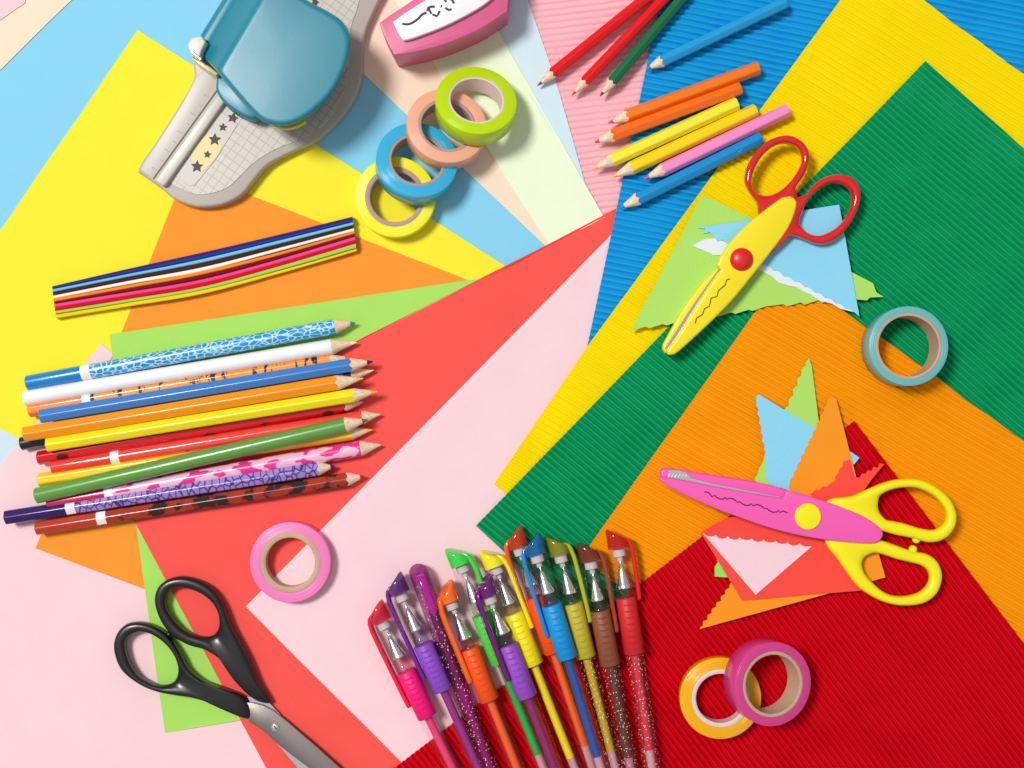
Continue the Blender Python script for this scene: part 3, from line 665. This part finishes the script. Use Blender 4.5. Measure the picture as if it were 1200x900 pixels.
# ------------------------------------------------------------------ edge punch
zh = surf(300, 190)
root = empty('craft_punch', W(310, 110, zh)); tag(root, 'grey craft punch with star cut-outs and a broad teal lever', 'punch')
grey = plastic('punch_grey', col(180, 172, 162), .42, .5, bump=.06)
ob = cr([(162, 197), (168, 206), (189, 221), (203.5, 233), (226, 241.5), (247, 242), (267, 237), (284, 227), (297, 211), (313, 193.5), (336, 180.5), (368, 166), (388, 150), (405.7, 130), (418.7, 107), (424.5, 81), (425, 58), (429, 35), (440, 9), (452, -20), (450, -70), (380, -100), (300, -70), (262, -5), (240, 33), (227, 72), (226.6, 92), (209, 124), (185, 162)], 4)
slab('base', ob, zh, zh+15, grey, root, bevel=3.5)
# grid panel material
gm, nt, b = nodes('punch_grid'); b.inputs['Roughness'].default_value = .4
tc = N(nt, 'ShaderNodeTexCoord'); mp = N(nt, 'ShaderNodeMapping'); mp.inputs['Rotation'].default_value = (0, 0, math.radians(35)); mp.inputs['Scale'].default_value = (1/S/9.6,)*3
nt.links.new(tc.outputs['Object'], mp.inputs['Vector']); sp = N(nt, 'ShaderNodeSeparateXYZ'); nt.links.new(mp.outputs[0], sp.inputs[0])
ds = []
for k in (0, 1):
    fr = N(nt, 'ShaderNodeMath', operation='FRACT'); nt.links.new(sp.outputs[k], fr.inputs[0])
    lt = N(nt, 'ShaderNodeMath', operation='LESS_THAN'); lt.inputs[1].default_value = .11; nt.links.new(fr.outputs[0], lt.inputs[0]); ds.append(lt)
mxn = N(nt, 'ShaderNodeMath', operation='MAXIMUM'); nt.links.new(ds[0].outputs[0], mxn.inputs[0]); nt.links.new(ds[1].outputs[0], mxn.inputs[1])
mi = N(nt, 'ShaderNodeMix', data_type='RGBA'); mi.inputs['A'].default_value = col(196, 188, 178); mi.inputs['B'].default_value = col(166, 162, 150)
nt.links.new(mxn.outputs[0], mi.inputs['Factor']); nt.links.new(mi.outputs['Result'], b.inputs['Base Color'])
gp = cr([(201, 210), (214, 222), (231, 228), (250, 226), (268, 219), (284, 204), (300, 189), (325, 174), (355, 162), (378, 147), (393, 128), (404, 104), (408, 80), (409, 55), (412, 30), (420, 5), (425, -40), (380, -70), (330, -60), (300, 60), (258, 126), (230, 168)], 4)
slab('grid_panel', gp, zh+14.9, zh+15.8, gm, root, bevel=.4, segs=1)
smooth_g = plastic('punch_pale', col(194, 187, 178), .4)
stp = slab('stencil_plate', [(206, 206), (256, 133), (259, 131), (279, 145), (252, 188), (228, 217), (222, 218)], zh+15.85, zh+16.5, smooth_g, root, bevel=.3, segs=1)
slab('tinted_window', cr([(224, 182), (235, 164), (250, 157), (258, 165), (260, 172), (254, 184), (240, 199), (236, 197)], 3), zh+16.55, zh+16.9, plastic('yellow_tint', col(218, 200, 130), .4), stp)
dk = plastic('star_dark', col(66, 58, 54), .6)
def star(x, y, r, rot=0):
    pts = []
    for k in range(10):
        a = math.radians(rot-90+36*k); q = r if k % 2 == 0 else r*.48; pts.append((x+q*math.cos(a), y+q*math.sin(a)))
    slab('star_opening', pts, zh+16.9, zh+17.3, dk, stp)
star(261, 149, 5.2, 5); star(251.5, 163.5, 7.8, 2); star(243, 181, 5, 8); star(230.8, 195, 7.6, 4); star(272.5, 138, 6.5, 14); star(369, 2, 5, 20)
rst = slab('ruler_strip', [(164.5, 199), (179, 209.5), (255, 104), (262, 80), (247, 74), (229, 92), (212, 124)], zh+14.9, zh+17.5, smooth_g, root, bevel=.8)
slab('guide_rail', [(181, 211.5), (190, 218), (193.5, 217), (263.5, 119), (262, 112), (256, 108)], zh+14.9, zh+23, plastic('rail', col(204, 197, 188), .35), root, bevel=2.2)
for k in range(9):
    t_ = k/9; x = 183+(252-183)*t_; y = 200+(104-200)*t_; l = 7 if k % 2 == 0 else 4
    slab('ruler_mark', [(x-l*.8, y-l*.55), (x-l*.8+.5, y-l*.55-.7), (x+.5, y-.7), (x, y)], zh+17.5, zh+17.7, plastic('faint_print', col(160, 154, 148), .6), rst)
teal = plastic('punch_teal', col(0, 128, 150), .38, .6, bump=.12, bscale=.9, coat=.25)
teal.node_tree.nodes['Principled BSDF'].inputs['Coat Roughness'].default_value = .42
def lever(name, out, zlow, ztop, m, slope):
    P = cr(out, 5); P = [np.array(p) for p in P]; c = np.array((330.0, 62.0)); rings = []
    prof = [(1.0, -24), (1.0, -8), (.995, -5), (.982, -2.2), (.962, -.6), (.93, 0)]+[(.90-.029*q, 2.2*(.865-(.90-.029*q)**2)) for q in range(31)]
    for k, dz in prof:
        r = []
        for p in P:
            q = c+(p-c)*k; z = ztop+dz
            d = (q[0]-234)*.86+(q[1]-61)*.51        # distance from the hinge edge
            if slope: u = min(1, max(0, d/34)); z -= 40*(1-u*u*(3-2*u))
            z = max(z, zlow); X, Y = pc(q[0], q[1], z); r.append(W(X, Y, z))
        rings.append(r)
    V, F = ringmesh(rings, (False, True)); return obj(name, V, F, m, root, angle=70)
lv = [(234, 44), (240, 47), (239, 52), (234, 61), (244, 73), (256, 86), (278, 112), (300, 136), (314, 145), (334, 147.6), (354, 141), (374, 126), (392, 106), (405, 80), (411, 56), (410, 40), (400, 24), (382, 12), (366, 4), (350, -6), (328, -20), (300, -28), (275, -20), (262, -2), (247, 22)]
lever('lever', lv, zh+36, zh+88, teal, True)
slab('inner_lever', cr([(256, 86), (253, 96), (253.5, 107), (262, 120), (276, 131), (291, 138.5), (301, 137), (306, 128), (300, 105), (270, 90)], 4), zh+15, zh+42, plastic('punch_teal_light', col(24, 130, 154), .35), root, bevel=4)
slab('shadow_gap', cr([(257, 112), (266, 125), (280, 136), (293, 141), (304, 139), (300, 128), (275, 115)], 4), zh+15, zh+22, plastic('gap_shade_black', (.02, .02, .02, 1), .6), root)  # black slab stands in for the shade along the inner lever's lower edge
slab('lime_pad', cr([(316, 143), (326, 149), (338, 150.5), (352, 146), (357, 139), (335, 130)], 4), zh+48, zh+58, plastic('lime', col(190, 196, 60), .4), root, bevel=1)
slab('hinge_bracket', [(219.5, 52), (225, 44), (236, 42), (241, 49), (235.5, 60), (234, 68), (224, 66)], zh+15, zh+62, plastic('bracket', col(228, 218, 200), .4), root, bevel=2)
tube('hinge_pin', [(226, 62, zh+60), (236, 70, zh+60)], 2.6, steel_b, root, n=16)
slab('hinge_arm', [(226, 66), (236, 70), (256, 86), (253, 89), (238, 80), (225, 70)], zh+15, zh+50, plastic('hinge_clear', col(214, 196, 150), .3), root, bevel=1.5)

# ------------------------------------------------------------------ gel pens
GP = 'gel pens fanned out at the bottom'
def frosted(cc):
    key = ('frost', cc)
    if key in MC: return MC[key]
    m = clear('cap_frost_'+str(cc), tuple(.45+.55*lin(v) for v in cc), .05).copy()
    nt = m.node_tree; out = [n for n in nt.nodes if n.type == 'OUTPUT_MATERIAL'][0]; src = out.inputs[0].links[0].from_socket
    pb = N(nt, 'ShaderNodeBsdfPrincipled'); pb.inputs['Base Color'].default_value = col(*cc); pb.inputs['Roughness'].default_value = .12
    pb.inputs['Coat Weight'].default_value = .4
    mx = N(nt, 'ShaderNodeMixShader'); mx.inputs[0].default_value = .42
    nt.links.new(src, mx.inputs[1]); nt.links.new(pb.outputs[0], mx.inputs[2]); nt.links.new(mx.outputs[0], out.inputs[0])
    MC[key] = m; return m
def pen(label, top, mid, g0, g1, r, cg, cc, ct, side, ink_end, up=0, glit=None, clip_len=100, opaque=False, barrel_tint=(1, 1, 1), grip_clear=False, ridges=True):
    """top: cap end, mid: another axis point; g0, g1 grip distances from cap top; side: where the clip sits (deg, 0 = left of travel seen from above, 90 = up)"""
    hs = max(surf(top[0]+(mid[0]-top[0])*i/3, top[1]+(mid[1]-top[1])*i/3) for i in range(7))
    z = hs+r+up+.3
    ax, ay = pc(top[0], top[1], z); bx, by = pc(mid[0], mid[1], z)
    a = math.atan2(ay-by, bx-ax)
    root = empty('gel_pen', W(ax, ay, z), Quaternion((0, 0, 1), a)); tag(root, label, 'pen', GP)
    L = 350
    mcap = plastic('cap_'+str(cc), col(*cc), .12, .5, coat=.5) if opaque else clear('cap_tint', tuple(.12+.85*lin(v)**.7 for v in cc), .06, glit)
    def c(nm, prof, m, n=32, **k):
        V, F = cylx(prof, n, **k); return obj(nm, V, F, m, root, world=False, angle=50)
    if not opaque: mcap = frosted(cc)
    # slanted coloured cap end
    n = 28; rings = []
    sgn = math.cos(math.radians(side)); sup = math.sin(math.radians(side))
    for x, k in ((0, .7), (.8, .86), (2.5, .96), (6, 1), (14, 1), (24, 1)):
        rg = []
        for i in range(n):
            th = 2*math.pi*i/n; y_, z_ = r*k*math.cos(th), r*k*math.sin(th)
            lat = (y_*sgn+z_*sup)/r; xx = x+(7+8*lat)*(1-x/24)
            rg.append((xx*S, y_*S, z_*S))
        rings.append(rg)
    V, F = ringmesh(rings, (True, False)); obj('cap_end', V, F, mcap, root, world=False, angle=60)
    ge = g1-2 if grip_clear else g0
    V, F = cylx([(24, r), (ge-3, r), (ge-1, r+.35), (ge+1, r+.35), (ge+1.2, r-.4)], 32)
    cp = [f for f in F if len(f) == 4]
    obj('cap_body', V, cp, clear('cap_clear', (.975, .975, .975), .04) if glit is None or not grip_clear else clear('cap_glitter', tuple(.45+.53*lin(v)**.7 for v in cc), .06, glit), root, world=False, angle=50)
    if not grip_clear: c('cap_plug', [(25, 2), (25, 7.5), (33, 7.5), (33, 3.5), (39, 3)], plastic('plug', col(214, 200, 200), .3), 20)
    if not grip_clear: c('metal_tip', [(38, .9), (43, 1.2), (44, 2.4), (52, 4.2), (66, 7.6), (67, 8.3), (70, 8.3), (70.5, 7.4)], steel_b, 28)
    if not grip_clear: c('collar', [(70.6, 7), (72, 8.4), (74, 7.4), (76, 8.6), (78, 7.4), (80, 8.8), (g0-.5, 8.8)], clear('collar', tuple(.75+.25*lin(v) for v in cg), .08), 28)
    # grip
    if not grip_clear:
        pr = [(g0, r-3), (g0, r-1.0), (g0+.8, r-.3)]
        x = g0+4
        pr += [(g1-.8, r-.1), (g1, r-.9), (g1, r-4)]
        g = c('grip', pr, plastic('rubber_'+str(cg), col(*cg), .48, .4, bump=.15, bscale=.7, vary=.03), 36)
        if ridges:
            m = plastic('rubber_'+str(cg), col(*cg), .48)
            for q in range(8):
                xx = g0+7+q*(g1-g0-14)/7
                tube('grip_ridge', [(xx, -4.2, r*.955), (xx+.8, 0, r*1.01), (xx, 4.2, r*.955)], .8, m, g, n=6, local=True)
    # barrel, ink and gel
    c('barrel', [(g1-2, r-2.6), (g1+.2, r-1.6), (L-6, r-1.6), (L-4, r-2), (L, r-2.2)], clear('barrel_clear'+('_glitter' if glit else ''), barrel_tint, .04, glit), 32)
    c('ink_tube', [(g1-(90 if grip_clear else 4), 4.9), (ink_end, 4.9)], plastic('ink_'+str(ct), col(*ct), .3, .5, coat=.2), 20)
    c('gel_plug', [(ink_end+.1, 4.8), (L-12, 4.8)], clear('gel', (.86, .80, .80), .15) if False else plastic('gel_plug', col(206, 150, 158), .4), 20)
    # clip
    ca, sa = sgn, sup
    pts = []
    for x, o_, w in ((12, r*.55, 4.2), (15, r*.95, 4.6), (20, r+1.8, 4.8), (30, r+3.4, 4.8), (55, r+3.6, 4.7), (clip_len-14, r+3.2, 4.5), (clip_len-3, r+2.9, 4.0), (clip_len, r+2.7, 2.4)):
        pts.append((x, o_, w))
    rings = []
    up_ = Vector((0, ca, sa)); tg = Vector((0, -sa, ca))
    for x, o_, w in pts:
        ctr = Vector((x, 0, 0))+up_*o_; rg = []
        for i in range(16):
            f = 2*math.pi*i/16; cx_, sx_ = math.cos(f), math.sin(f)
            rg.append((ctr+tg*(math.copysign(abs(cx_)**.7, cx_)*w)+up_*(math.copysign(abs(sx_)**.7, sx_)*2.8))*S)
        rings.append(rg)
    V, F = ringmesh(rings)
    obj('clip', V, F, mcap if opaque else plastic('clip_'+str(cc), col(*cc), .12, .5, coat=.5), root, world=False, angle=60)
    return root
R_ = 12
# side: +y local is left of travel direction (towards the right of the picture when the pen points down)
pen('hot pink gel pen, leftmost of the fanned pens', (437, 706), (501, 839), 88, 146, R_, (252, 10, 120), (232, 20, 60), (238, 50, 110), 190, 345, clip_len=128)
pen('orange red gel pen lying beneath the blue and yellow pens', (600, 618), (684.5, 870), 84, 152, R_-.4, (255, 76, 6), (240, 80, 36), (255, 96, 10), 180, 265, clip_len=96)
pen('green gel pen with bright green cap end, behind the orange and purple pens', (531, 639), (629, 880), 86, 146, R_, (76, 206, 66), (60, 210, 70), (20, 168, 62), 15, 260, opaque=True, clip_len=90)
pen('bright yellow gel pen right of the green one', (571, 641), (667, 884), 82, 146, R_, (252, 228, 24), (250, 226, 20), (254, 214, 0), 15, 261, opaque=True, clip_len=105)
pen('violet gel pen with lavender grip and dark purple clip, second from the left', (459, 673), (519, 807), 88, 146, R_, (140, 74, 196), (112, 22, 136), (150, 20, 130), 180, 345, up=3, clip_len=126)
pen('magenta glitter gel pen without a rubber grip, third from the left', (487, 661), (538, 800), 70, 146, R_-.8, (150, 20, 140), (168, 6, 140), (150, 10, 120), 80, 345, glit=(.95, .8, .9), grip_clear=True, clip_len=60, barrel_tint=(.92, .45, .8), up=2)
pen('orange gel pen with solid orange clip between magenta glitter and green pens', (519, 682), (574, 820), 82, 146, R_, (255, 84, 14), (255, 104, 20), (255, 92, 8), 150, 345, opaque=True, up=2, clip_len=118)
pen('purple gel pen with a solid dark purple clip lying over the green pen', (564, 675), (617, 814), 84, 148, R_, (150, 76, 192), (104, 0, 106), (140, 0, 96), 150, 345, opaque=True, up=14, clip_len=122)
pen('olive gold glitter gel pen between the blue and brown pens', (650, 626), (687, 769), 82, 146, R_-.2, (192, 176, 48), (176, 180, 34), (196, 164, 12), 0, 258, glit=(.95, .9, .7), clip_len=108)
pen('sky blue gel pen with blue clip lying over the orange red pen', (621, 626), (664, 768), 84, 148, R_, (16, 146, 214), (20, 130, 206), (8, 74, 158), 180, 265, up=13, clip_len=118)
pen('brown glitter gel pen second from the right', (687, 633), (715, 777), 82, 146, R_, (140, 78, 52), (150, 62, 38), (104, 66, 40), 0, 254, glit=(.95, .9, .85), clip_len=110, barrel_tint=(.92, .8, .8))
pen('red glitter gel pen, rightmost of the fanned pens', (721, 618), (743, 762), 81, 146, R_, (206, 36, 40), (220, 20, 24), (206, 44, 56), 0, 258, glit=(.95, .85, .85), clip_len=86)

# ------------------------------------------------------------------ light, world, camera
wd = bpy.data.worlds.new('World'); sc.world = wd; wd.use_nodes = True; nt = wd.node_tree
bg = nt.nodes['Background']; tc = N(nt, 'ShaderNodeTexCoord'); sp = N(nt, 'ShaderNodeSeparateXYZ')
nt.links.new(tc.outputs['Generated'], sp.inputs[0])
rp = N(nt, 'ShaderNodeValToRGB'); e = rp.color_ramp.elements
e[0].position = 0.0; e[0].color = (.35, .35, .36, 1); e[1].position = 1; e[1].color = (.75, .75, .76, 1)
x_ = e.new(.45); x_.color = (.50, .50, .51, 1); x_ = e.new(.85); x_.color = (.60, .60, .61, 1)
nt.links.new(sp.outputs[2], rp.inputs[0]); nt.links.new(rp.outputs[0], bg.inputs[0]); bg.inputs[1].default_value = .63
def area(name, d, dist, size, power, c=(1, 1, 1)):
    l = bpy.data.lights.new(name, 'AREA'); l.shape = 'SQUARE'; l.size = size; l.energy = power; l.color = c
    o = bpy.data.objects.new(name, l); v = Vector(d).normalized(); o.location = v*dist
    o.rotation_mode = 'QUATERNION'; o.rotation_quaternion = v.to_track_quat('Z', 'Y'); C.objects.link(o); return o
el = math.radians(60); az = math.radians(150)
area('key_softbox', (math.cos(az)*math.cos(el), math.sin(az)*math.cos(el), math.sin(el)), 3.4, .72, 98, (1, .985, .96))
cam = bpy.data.cameras.new('Camera'); cam.sensor_width = 36; cam.lens = 36*D/1200; cam.clip_start = .01; cam.clip_end = 10
co = bpy.data.objects.new('Camera', cam); co.location = (0, 0, D*S); C.objects.link(co); sc.camera = co
sc.view_settings.view_transform = 'Standard'; sc.view_settings.look = 'None'
sc.view_settings.exposure = 0; sc.view_settings.gamma = 1
sc.render.engine = 'CYCLES'; sc.cycles.use_denoising = True
sc.cycles.transparent_max_bounces = 24; sc.cycles.max_bounces = 8; sc.cycles.caustics_reflective = False
